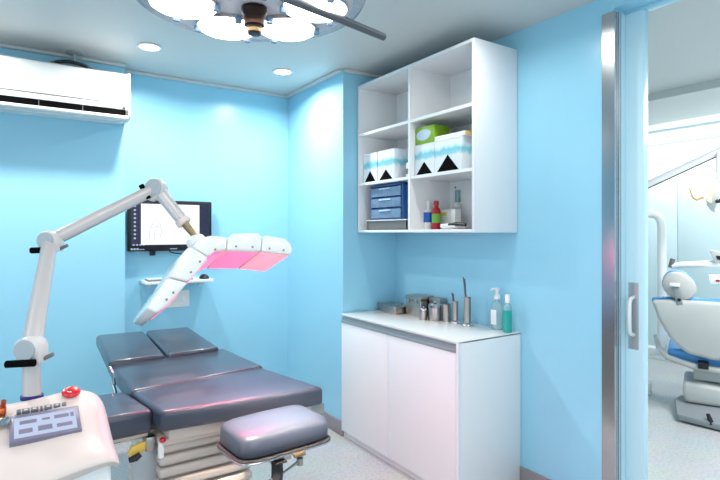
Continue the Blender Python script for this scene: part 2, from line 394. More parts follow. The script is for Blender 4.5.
for z in (SH1, SH2):
    cbox('shelf', (ux0+.004, uy0+.018, z-.009), (ux1-.008, ym-.009, z+.009), M['white_lam'], uc)
    cbox('shelf', (ux0+.004, ym+.009, z-.009), (ux1-.008, uy1-.018, z+.009), M['white_lam'], uc)
for y, z in ((2.56, 2.27), (2.10, 2.27), (2.56, 1.95), (2.44, 1.71), (3.0, 1.71)):
    obj('shelf_screw', lathe(B(), [(.006, 0), (.006, .004), (0, .005)], (ux1-.008, y, z), 10, (-1, 0, 0)), M['greypl'], uc)

# file boxes with a black triangular cut-out
def file_box(y0, y1, hh, label, tri, x0=2.07, depth=.24):
    z0 = SH1+.009
    t = thing('file_box', label, 'box', (x0+depth/2, (y0+y1)/2, z0), 'white file boxes with a teal band')
    obj('carton', box(B(), (x0, y0, z0), (x0+depth, y1, z0+hh), .002), M['filebox'], t, base=(x0+depth/2, (y0+y1)/2, z0))
    yc = (y0+y1)/2; w = (y1-y0)*.40
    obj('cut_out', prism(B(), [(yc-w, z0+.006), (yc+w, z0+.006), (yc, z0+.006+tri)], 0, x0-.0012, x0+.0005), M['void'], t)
    obj('lid_edge', box(B(), (x0-.002, y0+.001, z0+hh-.004), (x0+depth, y1-.001, z0+hh+.003), .001), M['white_lam'], t)
    return t
file_box(2.885, 3.045, .200, 'white and teal file box at the left end of the left middle shelf', .075)
file_box(2.69, 2.875, .200, 'white and teal file box beside the divider on the left middle shelf', .068)
file_box(2.306, 2.484, .185, 'white and teal file box under the green tissue box', .075)
file_box(2.08, 2.302, .188, 'white and teal file box under the flat card box, right middle shelf', .092)
zt = SH1+.009+.191
gt = thing('tissue_box', 'green tissue box lying on a file box in the open cabinet', 'tissue box', (2.18, 2.42, zt))
cbox('carton', (2.075, 2.312, zt), (2.20, 2.485, zt+.105), M['green'], gt, .003)
ob = B(); lathe(ob, [(0, .0015), (.048, .0015), (.050, 0), (.050, -.001), (0, -.001)], (0, 0, 0), 28, (-1, 0, 0))
for v in ob.verts: v.co.z *= .66; v.co.y *= 1.3; v.co += Vector((2.0745, 2.408, zt+.054))
obj('oval_window', ob, M['tissue'], gt)
fb = thing('flat_carton', 'flat white and yellow card box on top of the right file box', 'box', (2.2, 2.18, zt))
cbox('carton', (2.075, 2.06, zt), (2.29, 2.308, zt+.026), M['white_lam'], fb, .002)
cbox('yellow_side', (2.08, 2.0585, zt+.003), (2.285, 2.0605, zt+.024), M['yellow'], fb)
zc = SH1+.009
cv = thing('roll_canister', 'small grey and white roll standing right of the left file boxes', 'roll', (2.14, 2.60, zc))
obj('roll', lathe(B(), [(.03, 0), (.032, .004), (.032, .10), (.028, .105), (.012, .105), (.012, .09), (0, .09)], (2.15, 2.62, zc), 24), M['white_pl'], cv)
obj('band', lathe(B(), [(.0325, .03), (.0328, .035), (.0328, .06), (.0325, .065)], (2.15, 2.62, zc), 24), M['greypl'], cv)

# blue drawer organiser and grey basket
zb = uz0+.018
gb = thing('grey_basket', 'grey plastic tray beneath the blue drawer organiser', 'tray', (2.18, 2.80, zb))
gq = B()
box(gq, (2.06, 2.55, zb), (2.30, 2.985, zb+.006)); box(gq, (2.06, 2.55, zb), (2.066, 2.985, zb+.062)); box(gq, (2.294, 2.55, zb), (2.30, 2.985, zb+.062))
box(gq, (2.06, 2.55, zb), (2.30, 2.556, zb+.062)); box(gq, (2.06, 2.979, zb), (2.30, 2.985, zb+.062))
obj('tray_body', gq, M['greypl'], gb)
gq = B(); box(gq, (2.052, 2.542, zb+.060), (2.308, 2.993, zb+.067), .002); obj('rim', gq, M['white_pl'], gb)
zo = zb+.067
do = thing('drawer_organiser', 'blue three drawer plastic organiser on the lower left cabinet shelf', 'drawer unit', (2.18, 2.80, zo))
fr = B()
box(fr, (2.085, 2.62, zo), (2.30, 2.632, zo+.235), .002); box(fr, (2.085, 2.968, zo), (2.30, 2.98, zo+.235), .002)
box(fr, (2.08, 2.62, zo+.224), (2.30, 2.98, zo+.238), .004); box(fr, (2.085, 2.62, zo), (2.30, 2.98, zo+.008)); box(fr, (2.292, 2.62, zo), (2.30, 2.98, zo+.235))
for k in (1, 2): box(fr, (2.085, 2.632, zo+k*.073), (2.292, 2.968, zo+k*.073+.005))
obj('frame', fr, M['bluepl'], do)
for k in range(3):
    z = zo+.011+k*.073
    dr = B(); box(dr, (2.076, 2.636, z), (2.084, 2.964, z+.060), .002); box(dr, (2.084, 2.64, z), (2.28, 2.96, z+.05), .002)
    dw = obj('drawer', dr, M['clearblue'], do)
    obj('pull', box(B(), (2.066, 2.74, z+.046), (2.078, 2.86, z+.056), .002), M['tissue'], dw)

# bottles and small items, lower right compartment
def bottle(name, label, c, r, hh, m, capm, labm=None, lz=(.3, .7), neck=.35, caph=.025, flat=1.0, cat='bottle'):
    t = thing(name, label, cat, c)
    bm = lathe(B(), [(0, 0), (r*.9, 0), (r, .006), (r, hh*.72), (r*.85, hh*.80), (r*neck*1.15, hh*.88), (r*neck, hh*.90), (r*neck, hh), (0, hh)], (0, 0, 0), 24)
    for v in bm.verts: v.co.x *= flat; v.co += Vector(c)
    obj('bottle_body', bm, m, t)
    cb = lathe(B(), [(r*neck*1.15, hh-.004), (r*neck*1.2, hh), (r*neck*1.1, hh+caph), (r*.15, hh+caph+.002), (0, hh+caph+.002)], c, 18)
    obj('cap', cb, capm, t)
    if labm:
        lm = lathe(B(), [(r*1.015, hh*lz[0]), (r*1.015, hh*lz[1])], (0, 0, 0), 24); 
        for v in lm.verts: v.co.x *= flat; v.co += Vector(c)
        obj('label_band', lm, labm, t)
    return t
bottle('white_bottle', 'white bottle with a blue label in the open cabinet', (2.17, 2.507-.03+.03-.035, zb), .028, .15, M['white_pl'], M['white_pl'], M['bluelab'], (.30, .72), .4, .03)
bottle('red_bottle', 'red bottle with a green label beside the white one', (2.17, 2.398, zb), .028, .155, M['redbottle'], M['redbottle'], M['greenlab'], (.26, .62), .5, .022)
ct = thing('medicine_carton', 'small white carton with a yellow mark behind the red bottle', 'box', (2.26, 2.32, zb))
cbox('carton', (2.235, 2.30, zb), (2.285, 2.42, zb+.125), M['white_pl'], ct, .002)
cbox('yellow_mark', (2.2335, 2.375, zb+.085), (2.2355, 2.415, zb+.108), M['yellab'], ct)
hk = thing('round_holder', 'small white round holder fixed to the back of the cabinet', 'holder', (2.373, 2.405, 1.575))
obj('holder_body', lathe(B(), [(0, 0), (.02, 0), (.026, .012), (.024, .03), (.016, .038), (0, .038)], (2.350, 2.405, 1.575), 20), M['white_pl'], hk)
obj('hanger', box(B(), (2.345, 2.393, 1.613), (2.373, 2.417, 1.69), .003), M['clear'], hk)
ds = thing('shallow_dish', 'shallow white dish with a black handled tool across it, in the open cabinet', 'dish', (2.12, 2.17, zb))
obj('dish_body', lathe(B(), [(.055, 0), (.075, .012), (.078, .022), (.074, .022), (.054, .004), (0, .004)], (2.125, 2.20, zb), 28), M['white_pl'], ds)
bt = thing('black_handled_tool', 'black and white hand tool lying across the shallow dish', 'tool', (2.10, 2.15, zb+.02))
obj('handle', tube(B(), [(2.09, 2.20, zb+.026), (2.085, 2.13, zb+.030), (2.08, 2.06, zb+.024)], [.010, .013, .009], 12), M['black'], bt)
obj('tip', tube(B(), [(2.09, 2.20, zb+.026), (2.10, 2.28, zb+.028)], [.009, .005], 12), M['white_pl'], bt)
pk = thing('stacked_packets', 'short stack of white packets at the right of the open cabinet', 'packets', (2.25, 2.03, zb))
for k in range(4): cbox('packet', (2.18, 1.98, zb+k*.017), (2.33, 2.11-.006*k, zb+k*.017+.013), M['white_lam'] if k % 2 == 0 else M['greypl'], pk, .003)

# ------------------------------------------------------------ base cabinet
bx0, bx1, by0, by1 = 1.897, 2.381, 1.93, 3.066
CT = .86
bc = thing('base_cabinet', 'white two door base cabinet with a steel handle rail', 'cabinet', (2.13, 2.5, 0))
cr = B()
box(cr, (bx0+.02, by0, 0), (bx1, by0+.018, CT-.004), .001); box(cr, (bx0+.02, by1-.018, .0), (bx1, by1, CT-.004), .001)
box(cr, (bx1-.01, by0+.018, .05), (bx1, by1-.018, CT-.01)); box(cr, (bx0+.02, by0+.018, .06), (bx1-.01, by1-.018, .078))
box(cr, (bx0+.022, (by0+by1)/2+.02, .078), (bx1-.01, (by0+by1)/2+.038, CT-.02)); box(cr, (bx0+.03, by0+.018, .74), (bx0+.048, by1-.018, CT-.02))
obj('carcass', cr, M['white_lam'], bc)
cbox('worktop', (bx0, by0, CT-.012), (bx1, by1, CT), M['white_gloss'], bc, .0015)
cbox('plinth', (bx0+.03, by0+.01, 0), (bx0+.045, by1-.002, .055), M['white_lam'], bc)
cbox('side_cover', (bx0, by0, .045), (bx0+.02, by0+.016, CT-.012), M['white_lam'], bc)
ymid = 2.53
for a, b in ((by0+.019, ymid-.0015), (ymid+.0015, by1-.002)):
    dd = cbox('door', (bx0, a, .052), (bx0+.018, b, .80), M['white_lam'], bc, .0015)
    hr = B(); box(hr, (bx0-.004, a, .799), (bx0+.003, b, .816), .001); box(hr, (bx0+.004, a, .812), (bx0+.012, b, .838)); box(hr, (bx0-.004, a, .842), (bx0+.02, b, .8475), .001)
    obj('handle_rail', hr, M['aluminium'], dd)

# things on the worktop
def rect_tin(name, label, lo, hi, lidh, m=M['steel_b'], cat='tin', rot=0, dark=False):
    c = ((lo[0]+hi[0])/2, (lo[1]+hi[1])/2, lo[2]); t = thing(name, label, cat, c)
    mt = Matrix.Translation(Vector(c)) @ Matrix.Rotation(rot, 4, 'Z') @ Matrix.Translation(-Vector(c))
    bm = box(B(), lo, (hi[0], hi[1], hi[2]-lidh), .006, 3, None); xf(bm.verts, mt); obj('body', bm, m, t)
    bm = box(B(), (lo[0]-.004, lo[1]-.004, hi[2]-lidh), (hi[0]+.004, hi[1]+.004, hi[2]), .005, 3); xf(bm.verts, mt); obj('lid', bm, m, t)
    return t, mt
t, mt = rect_tin('instrument_tray', 'low lidded steel instrument tray, leftmost on the cabinet top', (2.20, 2.96, CT), (2.33, 3.055, CT+.052), .016, cat='tray')
t, mt = rect_tin('instrument_tray', 'long lidded steel tray with a bar handle, second from the left', (2.17, 2.81, CT), (2.33, 2.945, CT+.052), .014, cat='tray')
obj('handle', tube(B(), [(2.25, 2.84, CT+.050), (2.25, 2.84, CT+.068), (2.25, 2.91, CT+.068), (2.25, 2.91, CT+.050)], .004, 8), M['chrome'], t)
t, mt = rect_tin('instrument_box', 'tall rectangular steel sterilising box on the cabinet top', (2.245, 2.635, CT), (2.36, 2.79, CT+.135), .03, cat='box')
for yy in (2.67, 2.755): cbox('catch', (2.235, yy-.008, CT+.085), (2.242, yy+.008, CT+.115), M['chrome'], t, .002)
t, mt = rect_tin('instrument_box', 'dark lidded steel box behind the small round jar', (2.31, 2.525, CT), (2.37, 2.618, CT+.13), .035, cat='box')
def jar(name, label, c, r, hh, lid=True, knob=True, cat='jar', m=None):
    t = thing(name, label, cat, c); m = m or M['steel_b']
    obj('body', lathe(B(), [(0, 0), (r*.95, 0), (r, .004), (r, hh*.72), (r*.97, hh*.74), (0, hh*.74)], c, 28), m, t)
    if lid:
        l = obj('lid', lathe(B(), [(r*1.05, hh*.72), (r*1.05, hh*.86), (r*.9, hh*.93), (r*.25, hh*.95), (0, hh*.95)], c, 28), M['chrome'], t)
        if knob: obj('knob', lathe(B(), [(r*.15, hh*.94), (r*.28, hh*1.0), (r*.24, hh*1.07), (0, hh*1.08)], c, 14), M['chrome'], l)
    return t
jar('cotton_jar', 'smallest round steel jar in front of the sterilising box', (2.195, 2.548, CT), .024, .082)
jar('cotton_jar', 'wide round steel jar with a knobbed lid on the cabinet top', (2.245, 2.492, CT), .043, .115)
cu = thing('steel_beaker', 'plain open steel beaker between the round jar and tweezers holder', 'beaker', (2.275, 2.418, CT))
obj('beaker_body', lathe(B(), [(0, 0), (.026, 0), (.026, .104), (.029, .11), (.024, .107), (.023, .006), (0, .006)], (2.275, 2.418, CT), 24), M['steel_b'], cu)
def forceps_holder(label, c, r, hh, tools, lab2):
    t = thing('forceps_holder', label, 'instrument holder', c)
    obj('base', lathe(B(), [(0, 0), (r*1.75, 0), (r*1.8, .006), (r*1.6, .014), (r*1.1, .020), (0, .020)], c, 28), M['chrome'], t)
    obj('cylinder', lathe(B(), [(r, .016), (r, hh-.004), (r*1.08, hh), (r*.9, hh), (r*.86, .03), (0, .03)], c, 28), M['steel_b'], t)
    f = thing('forceps', lab2, 'forceps', (c[0], c[1], c[2]+.03))
    bx = Vector(c)
    for k, (dx, dy, zz) in enumerate(tools):
        obj('blade', tube(B(), [bx+Vector((0, 0, .032)), bx+Vector((dx*.5, dy*.5, zz*.6)), bx+Vector((dx, dy, zz))], [.003, .0035, .0035], 8), M['darksteel'], f)
    return t
forceps_holder('shorter steel forceps holder on the cabinet top', (2.28, 2.345, CT), .0185, .135, [(0, .030, .185), (.004, .022, .178)], 'steel forceps standing in the shorter holder')
forceps_holder('taller steel forceps holder nearest the pump bottle', (2.275, 2.238, CT), .0215, .172, [(0, .034, .29), (.004, .026, .28)], 'long dark steel forceps standing in the taller holder')
# pump bottle and green bottle
pb_ = (2.335, 2.062, CT)
pt = thing('pump_bottle', 'clear hand sanitiser bottle with a white pump', 'bottle', pb_)
bm = lathe(B(), [(0, 0), (.034, 0), (.036, .008), (.036, .135), (.030, .155), (.013, .166), (.013, .178), (0, .178)], (0, 0, 0), 28)
for v in bm.verts: v.co.x *= .75; v.co += Vector(pb_)
obj('bottle_body', bm, M['clear'], pt)
bm = box(B(), (pb_[0]-.0285, pb_[1]-.020, CT+.03), (pb_[0]-.0272, pb_[1]+.020, CT+.115)); obj('front_label', bm, M['white_pl'], pt)
bm = lathe(B(), [(.018, .174), (.018, .196), (.009, .200), (.009, .224), (.016, .226), (.016, .238), (0, .242)], pb_, 18)
tube(bm, [(pb_[0], pb_[1], CT+.233), (pb_[0]-.030, pb_[1]+.008, CT+.233), (pb_[0]-.040, pb_[1]+.010, CT+.226)], .006, 8)
obj('pump', bm, M['white_pl'], pt)
gb_ = (2.312, 1.965, CT)
gt = thing('green_bottle', 'small bottle of green liquid with a clear cap', 'bottle', gb_)
obj('liquid', lathe(B(), [(0, 0), (.022, 0), (.024, .004), (.024, .125), (0, .125)], gb_, 24), M['teal'], gt)
obj('upper_body', lathe(B(), [(.024, .1255), (.022, .15), (.012, .160), (.012, .172), (0, .172)], gb_, 24), M['clear'], gt)
obj('cap', lathe(B(), [(.0135, .165), (.0135, .205), (.009, .212), (0, .212)], gb_, 18), M['white_pl'], gt)

# ------------------------------------------------------------ treatment chair
tc_ = thing('treatment_chair', 'grey padded treatment chair with split leg rests and beige base', 'treatment chair', (.74, 2.45, 0))
def pad(name, top, th, bev=.022, par=tc_, m='pad', crown=.008):
    bm = quadprism(B(), top, th, bev, 4)
    zt_ = max(p[2] for p in top); cx = sum(p[0] for p in top)/len(top); cy = sum(p[1] for p in top)/len(top)
    return obj(name, bm, M[m], par, angle=60)
foot_l = pad('leg_pad', [(.395, 2.80, .79), (.43, 3.57, .79), (.705, 3.55, .79), (.662, 2.80, .79)], .075)
foot_r = pad('leg_pad', [(.672, 2.80, .79), (.715, 3.55, .79), (.985, 3.54, .79), (.955, 2.82, .79)], .075)
mid = pad('seat_pad', [(.405, 2.30, .768), (.405, 2.87, .768), (1.0, 2.87, .768), (1.03, 2.38, .768)], .075)
backp = pad('back_pad', [(.455, 1.985, .762), (.410, 2.325, .762), (1.01, 2.425, .762), (1.105, 1.925, .762)], .078, .018)
armp = pad('arm_pad', [(.25, 2.06, .752), (.25, 2.395, .752), (.400, 2.375, .752), (.446, 2.068, .752)], .090, .020)
ar_b = B(); quadprism(ar_b, [(.26, 2.08, .660), (.26, 2.38, .660), (.39, 2.36, .660), (.43, 2.09, .660)], .012, .003, 2); obj('arm_plate', ar_b, M['beige'], tc_)
# frame rails
fb_ = B()
quadprism(fb_, [(.49, 2.02, .683), (.46, 2.85, .690), (.97, 2.85, .690), (1.07, 1.97, .683)], .045, .006, 2)
obj('frame', fb_, M['beige'], tc_)
fb_ = B(); box(fb_, (.48, 2.86, .695), (.92, 3.3, .713), .004); obj('leg_frame', fb_, M['beige'], tc_)
fb_ = B(); box(fb_, (1.06, 1.975, .632), (1.135, 1.995, .672), .004); obj('end_bracket', fb_, M['steel_b'], tc_)
# headrest
def sup(cx, cy, a, b, rot, z, e=4.0, n=48):
    out = []
    for k in range(n):
        t = 2*PI*k/n; c, s_ = math.cos(t), math.sin(t)
        x = a*math.copysign(abs(c)**(2/e), c); y = b*math.copysign(abs(s_)**(2/e), s_)*(1+.04*c)
        out.append(Vector((cx+x*math.cos(rot)-y*math.sin(rot), cy+x*math.sin(rot)+y*math.cos(rot), z)))
    return out
def supsolid(layers):   # (inset, z) rings of one rounded rectangle
    bm = B(); rings = [[bm.verts.new(p) for p in sup(.792, 1.742, .178-i, .120-i, R(4), z, 5.5)] for i, z in layers]
    fs = []
    for a, b in zip(rings, rings[1:]):
        m_ = len(a)
        for k in range(m_): fs.append(bm.faces.new((a[k], a[(k+1) % m_], b[(k+1) % m_], b[k])))
    fs.append(bm.faces.new(rings[0][::-1])); fs.append(bm.faces.new(rings[-1])); bmesh.ops.recalc_face_normals(bm, faces=fs); return bm
hr_ = obj('headrest', supsolid([(.006, .670), (.001, .676), (0, .70), (.002, .724), (.008, .736), (.018, .7425), (.04, .746), (.07, .748), (.10, .749)]), M['pad'], tc_, angle=60)
obj('tray_plate', supsolid([(-.004, .656), (-.008, .658), (-.008, .666), (-.004, .668)]), M['rubber'], hr_)
P_ = sup(.792, 1.742, .184, .126, R(4), .659, 5.5)
obj('tray_rail', tube(B(), P_+[P_[0]], .0045, 8), M['steel'], hr_)
st = B(); quadprism(st, [(.735, 1.600, .646), (.735, 1.660, .646), (.775, 1.660, .646), (.775, 1.600, .646)], .004)
tube(st, [(.755, 1.64, .645), (.750, 1.625, .60), (.738, 1.61, .565), (.726, 1.60, .540)], [.021, .022, .021, .012], 4); obj('strap', st, M['rubber'], hr_)
kb_ = B(); tube(kb_, [(.72, 1.615, .583), (.80, 1.63, .605), (.845, 1.645, .615)], .0045, 8); lathe(kb_, [(.008, -.008), (.010, 0), (.008, .010), (0, .011)], (.72, 1.615, .583), 14, (-1, -.3, -.3))
lathe(kb_, [(.012, -.012), (.012, .012)], (.845, 1.645, .612), 12); obj('adjust_knob', kb_, M['steel_b'], hr_)
cl = B(); box(cl, (.800, 1.596, .650), (.845, 1.610, .664), .003); obj('clip', cl, M['brass'], hr_)
sb = B(); box(sb, (.76, 1.70, .60), (.84, 2.03, .640), .004); obj('headrest_bar', sb, M['steel_b'], tc_)
# bellows and base
bl = B()
n = 11
for k in range(n):
    z = .615-k*.046
    for (o, zz) in ((0, 0),):
        a = .012+.0015*k
        quadprism(bl, [(.475-a, 2.06-a, z), (.475-a, 2.62+a, z), (.815+a, 2.62+a, z), (.815+a, 2.06-a, z)], .036, .013, 3)
        quadprism(bl, [(.49, 2.075, z-.03), (.49, 2.60, z-.03), (.80, 2.60, z-.03), (.80, 2.075, z-.03)], .02)
obj('bellows', bl, M['bellows'], tc_, angle=60)
cbox('column_cap', (.46, 2.04, .612), (.84, 2.64, .640), M['beige'], tc_, .006)
cbox('foot_base', (.40, 1.98, 0), (.90, 2.95, .10), M['beige'], tc_, .02)
# left side mechanism
cbox('side_plate', (.375, 2.10, .30), (.468, 2.108, .590), M['aluminium'], tc_, .002)
cbox('side_housing', (.42, 2.075, .592), (.455, 2.135, .645), M['steel_b'], tc_, .004)
mb = B(); lathe(mb, [(.011, -.03), (.012, 0), (.010, .03), (0, .031)], (.468, 2.05, .600), 14); obj('release_pin', mb, M['white_pl'], tc_)
mb = B(); lathe(mb, [(.010, 0), (.013, .006), (.010, .014), (0, .015)], (.472, 2.04, .632), 14); obj('release_button', mb, M['redpl'], tc_)
mb = prism(B(), [(.355, .590), (.37, .618), (.405, .628), (.435, .630), (.43, .600), (.39, .585)], 1, 2.085, 2.10, .003); obj('brake_shoe', mb, M['yellow'], tc_)
mb = tube(B(), [(.360, 2.078, .575), (.385, 2.075, .580), (.40, 2.075, .590)], [.010, .013, .010], 12); obj('lever_grip', mb, M['black'], tc_)
cbox('under_bar', (.345, 2.16, .615), (.50, 2.20, .642), M['beige'], tc_, .004)
mb = tube(B(), [(.39, 2.61, .72), (.385, 2.62, .77), (.375, 2.64, .80)], .008, 10); mb = tube(mb, [(.46, 2.6, .66), (.40, 2.6, .665), (.385, 2.62, .73)], .009, 10); obj('side_lever', mb, M['chrome'], tc_)

# ------------------------------------------------------------ light therapy machine
lt = thing('light_therapy_machine', 'cream wheeled light therapy machine with a jointed arm and pink panels', 'medical machine', (-.07, 1.5, 0))
# console cover : profile in YZ, tapered rounding at the right end
def console():
    bm = B()
    # sections along X: (x, shrink at rear/front, drop)
    yz = [(1.435, .80), (1.418, .826), (1.435, .846), (1.52, .872), (1.62, .908), (1.70, .936), (1.735, .948), (1.765, .937), (1.778, .900), (1.778, .78), (1.50, .745)]
    xs = [(-.40, .88, .012), (-.385, .97, .002), (-.34, 1, 0), (-.10, 1, 0), (-.02, 1, 0), (.06, 1, .002), (.11, 1, .012), (.16, 1, .012), (.19, .985, .006), (.212, .955, -.004), (.226, .90, -.018), (.232, .82, -.035)]
    rings = []
    cy_, cz_ = 1.56, .84
    for x, s, lift in xs:
        ring = []
        for i, (y, z) in enumerate(yz):
            l = lift if y > 1.6 and z > .9 else (lift*.4 if lift > 0 else lift)
            if z < .81: l += max(0, x-.04)*.26
            elif z < .85 and y < 1.5: l += max(0, x-.04)*.12
            ring.append(bm.verts.new((x, cy_+(y-cy_)*s, cz_+(z-cz_)*(s if s < 1 else 1)+l)))
        rings.append(ring)
    n = len(yz); fs = []
    for a, b in zip(rings, rings[1:]):
        for k in range(n): fs.append(bm.faces.new((a[k], a[(k+1) % n], b[(k+1) % n], b[k])))
    fs.append(bm.faces.new(rings[0][::-1])); fs.append(bm.faces.new(rings[-1]))
    bmesh.ops.recalc_face_normals(bm, faces=fs)
    return bm
cover = obj('console_cover', console(), M['cream_pl'], lt, angle=75)
mod = cover.modifiers.new('sub', 'SUBSURF'); mod.levels = 2; mod.render_levels = 2
lowb = B(); prism(lowb, [(1.455, .84), (1.765, .86), (1.765, .16), (1.44, .16), (1.44, .60)], 0, -.37, .212, .02, 3)
obj('cabinet_body', lowb, M['white_pl'], lt)
cbox('chassis', (-.40, 1.36, .08), (.235, 1.78, .17), M['cream_pl'], lt, .02)
for x in (-.34, .17):
    for y in (1.42, 1.72):
        c = obj('caster', lathe(B(), [(0, -.014), (.034, -.014), (.038, -.008), (.038, .008), (.034, .014), (0, .014)], (x, y, .038), 20, (1, 0, 0)), M['rubber'], lt)
        obj('fork', box(B(), (x-.018, y-.012, .04), (x+.018, y+.012, .085), .003), M['greypl'], c)
# screen on slope z = .92-.25*(1.65-Y)... the display sits on the sloped panel
sl = math.atan(.35)
def on_panel(bm): 
    xf(bm.verts, Matrix.Translation((.0745, 1.604, .9135)) @ Matrix.Rotation(sl, 4, 'X')); return bm
s_ = obj('screen_frame', on_panel(box(B(), (-.080, -.054, -.018), (.080, .054, .0045), .002)), M['lcdframe'], lt)
l_ = obj('lcd', on_panel(box(B(), (-.070, -.044, .003), (.070, .038, .0058))), M['lcd'], s_)
for (a, b_, c, e) in ((-.058, .008, -.02, .022), (-.008, .012, .010, .020), (.020, .010, .054, .024), (.058, .008, .066, .026), (-.060, -.030, -.030, -.012), (-.018, -.030, .014, -.010), (.024, -.028, .060, -.014)):
    obj('readout', on_panel(box(B(), (a, b_, .0056), (c, e, .0064))), M['lcdframe'], l_)
for k, (a, w) in enumerate(((-.064, .010), (-.052, .018), (-.032, .018), (-.010, .006), (.000, .018), (.022, .016), (.042, .010))):
    g2 = box(B(), (a, .066, -.006), (a+w, .080, .0036), .0015)
    lt_ = obj('panel_letter', on_panel(g2), M['ink'], lt)
    if w > .011: obj('letter_centre', on_panel(box(B(), (a+.005, .070, .003), (a+w-.005, .076, .0040))), M['cream_pl'], lt_)
eb = lathe(B(), [(0, -.01), (.026, -.01), (.026, .004), (.021, .008), (0, .008)], (.142, 1.716, .945), 28, (0, -.35, 1)); eo = obj('stop_collar', eb, M['white_pl'], lt)
obj('stop_button', lathe(B(), [(.016, .006), (.018, .008), (.0235, .012), (.0245, .017), (.021, .022), (.010, .025), (0, .025)], (.142, 1.716, .945), 28, (0, -.35, 1)), M['redpl'], eo, label='red mushroom emergency stop button')
for k in range(3):
    ax_ = Vector((0, -.35, 1)).normalized(); u_, v_ = frame_of(ax_); c_ = Vector((.142, 1.716, .945))+ax_*.0245
    obj('stop_arrow', tube(B(), [c_+(u_*math.cos(t)+v_*math.sin(t))*.0125 for t in [k*2*PI/3+q*.22 for q in range(6)]], [.0008, .0014, .0014, .0014, .0024, .0005], 8), M['white_pl'], eo)
kb2 = B(); box(kb2, (-.045, 1.66, .935), (-.012, 1.70, .958), .006); tube(kb2, [(-.02, 1.68, .95), (-.018, 1.665, .975)], .006, 8); obj('key_switch', kb2, M['orange'], lt)
kb2 = lathe(B(), [(.018, 0), (.018, .012), (.012, .016), (0, .016)], (-.02, 1.635, .925), 18); obj('switch_base', kb2, M['steel'], lt)
# pole and arms
def armseg(name, a, b, r0, r1, m='arm_pl', par=lt): return obj(name, tube(B(), [a, b], [r0, r1], 24), M[m], par)
pB = Vector((.048, 1.765, .90)); pJ = Vector((.040, 1.772, 1.065)); pK = Vector((.075, 2.12, 1.375))
def at(px, py, z):  # numbers measured once, kept as plain geometry
    a_ = R(33.8); r_ = (px-360)/520; return Vector(((math.sin(a_)+r_*math.cos(a_))*z, (math.cos(a_)-r_*math.sin(a_))*z, 1.42+(232.5-py)/520*z))
pB = Vector((.050, 1.770, .925)); 
armseg('pole', (.0485, 1.773, .90), (.0465, 1.775, 1.078), .0235, .0235)
obj('pole_collar', lathe(B(), [(.025, -.012), (.029, -.010), (.029, -.001), (.025, .001)], (.048, 1.774, .952), 28), M['bluering'], lt, label='dark blue ring round the pole foot')
j1 = Vector((.046, 1.777, 1.085)); j2 = Vector((.112, 2.118, 1.392)); j3 = Vector((.484, 2.200, 1.600)); j4 = Vector((.596, 2.128, 1.432))
def joint(c, ax, r, w, lever_dir):
    ax = Vector(ax).normalized()
    jo = obj('joint', lathe(B(), [(0, -w), (r*.9, -w), (r, -w+.006), (r, w-.006), (r*.9, w), (0, w)], c, 28, ax), M['joint_rim'], lt)
    fr_ = c-ax*(w+.002)
    obj('joint_cap', lathe(B(), [(0, .004), (r*.78, .004), (r*.84, .001), (r*.84, -.002), (0, -.002)], fr_, 28, -ax), M['joint'], jo)
    return jo
cdir = Vector((math.sin(R(33.8)), math.cos(R(33.8)), 0)); rdir = Vector((math.cos(R(33.8)), -math.sin(R(33.8)), 0)); Z = Vector((0, 0, 1))
for c, r, w, ang in ((j1, .036, .030, -3), (j2, .034, .030, -2), (j3, .038, .030, 60)):
    jo = joint(c, cdir, r, w, None)
    # lock lever: black bar across the joint
    u = rdir*math.cos(R(ang))-Z*math.sin(R(ang)); v = rdir*math.sin(R(ang))+Z*math.cos(R(ang))
    o_ = c-cdir*(w+.006)
    if ang < 10:
        a0 = o_-u*r*1.35-v*r*.95; a1 = o_+u*r*.85-v*r*.95
    else:
        a0 = o_-v*r*.95-u*r*.8; a1 = o_-v*r*.95+u*r*.8
    obj('lock_lever', tube(B(), [a0, a1], [.0105, .0105], 12), M['void'], jo)
    # bracket body linking to the arm
    s = B(); box(s, (-r*.7, -w*.8, -r*1.15), (r*1.05, w*.8, r*.2), .006)
    mt = Matrix(((u.x, cdir.x, v.x, c.x), (u.y, cdir.y, v.y, c.y), (u.z, cdir.z, v.z, c.z), (0, 0, 0, 1)))
    xf(s.verts, mt); obj('bracket', s, M['joint_rim'], jo)
    if ang < 10:
        s = tube(B(), [c+u*r*.9-v*r*.9, c+u*r*1.75-v*r*.55], .006, 8); obj('spring_tab', s, M['greypl'], jo)
armseg('lower_arm', j1+(j2-j1)*.04, j2-(j2-j1)*.04, .0275, .0245)
armseg('upper_arm', j2+(j3-j2)*.06, j3-(j3-j2)*.05, .0225, .0225)
obj('arm_underside', tube(B(), [j2+(j3-j2)*.1-Z*.016, j3-(j3-j2)*.08-Z*.016], .012, 12), M['joint'], lt)
armseg('wrist_arm', j3+(j4-j3)*.1, j3+(j4-j3)*.78, .026, .024)
obj('wrist_collar', lathe(B(), [(.027, -.012), (.030, -.008), (.030, .010), (.026, .014)], j3+(j4-j3)*.80, 24, (j4-j3)), M['cream_pl'], lt)
obj('wrist_shaft', tube(B(), [j3+(j4-j3)*.80, j4+(j4-j3)*.16], [.017, .012], 16), M['brass'], lt)
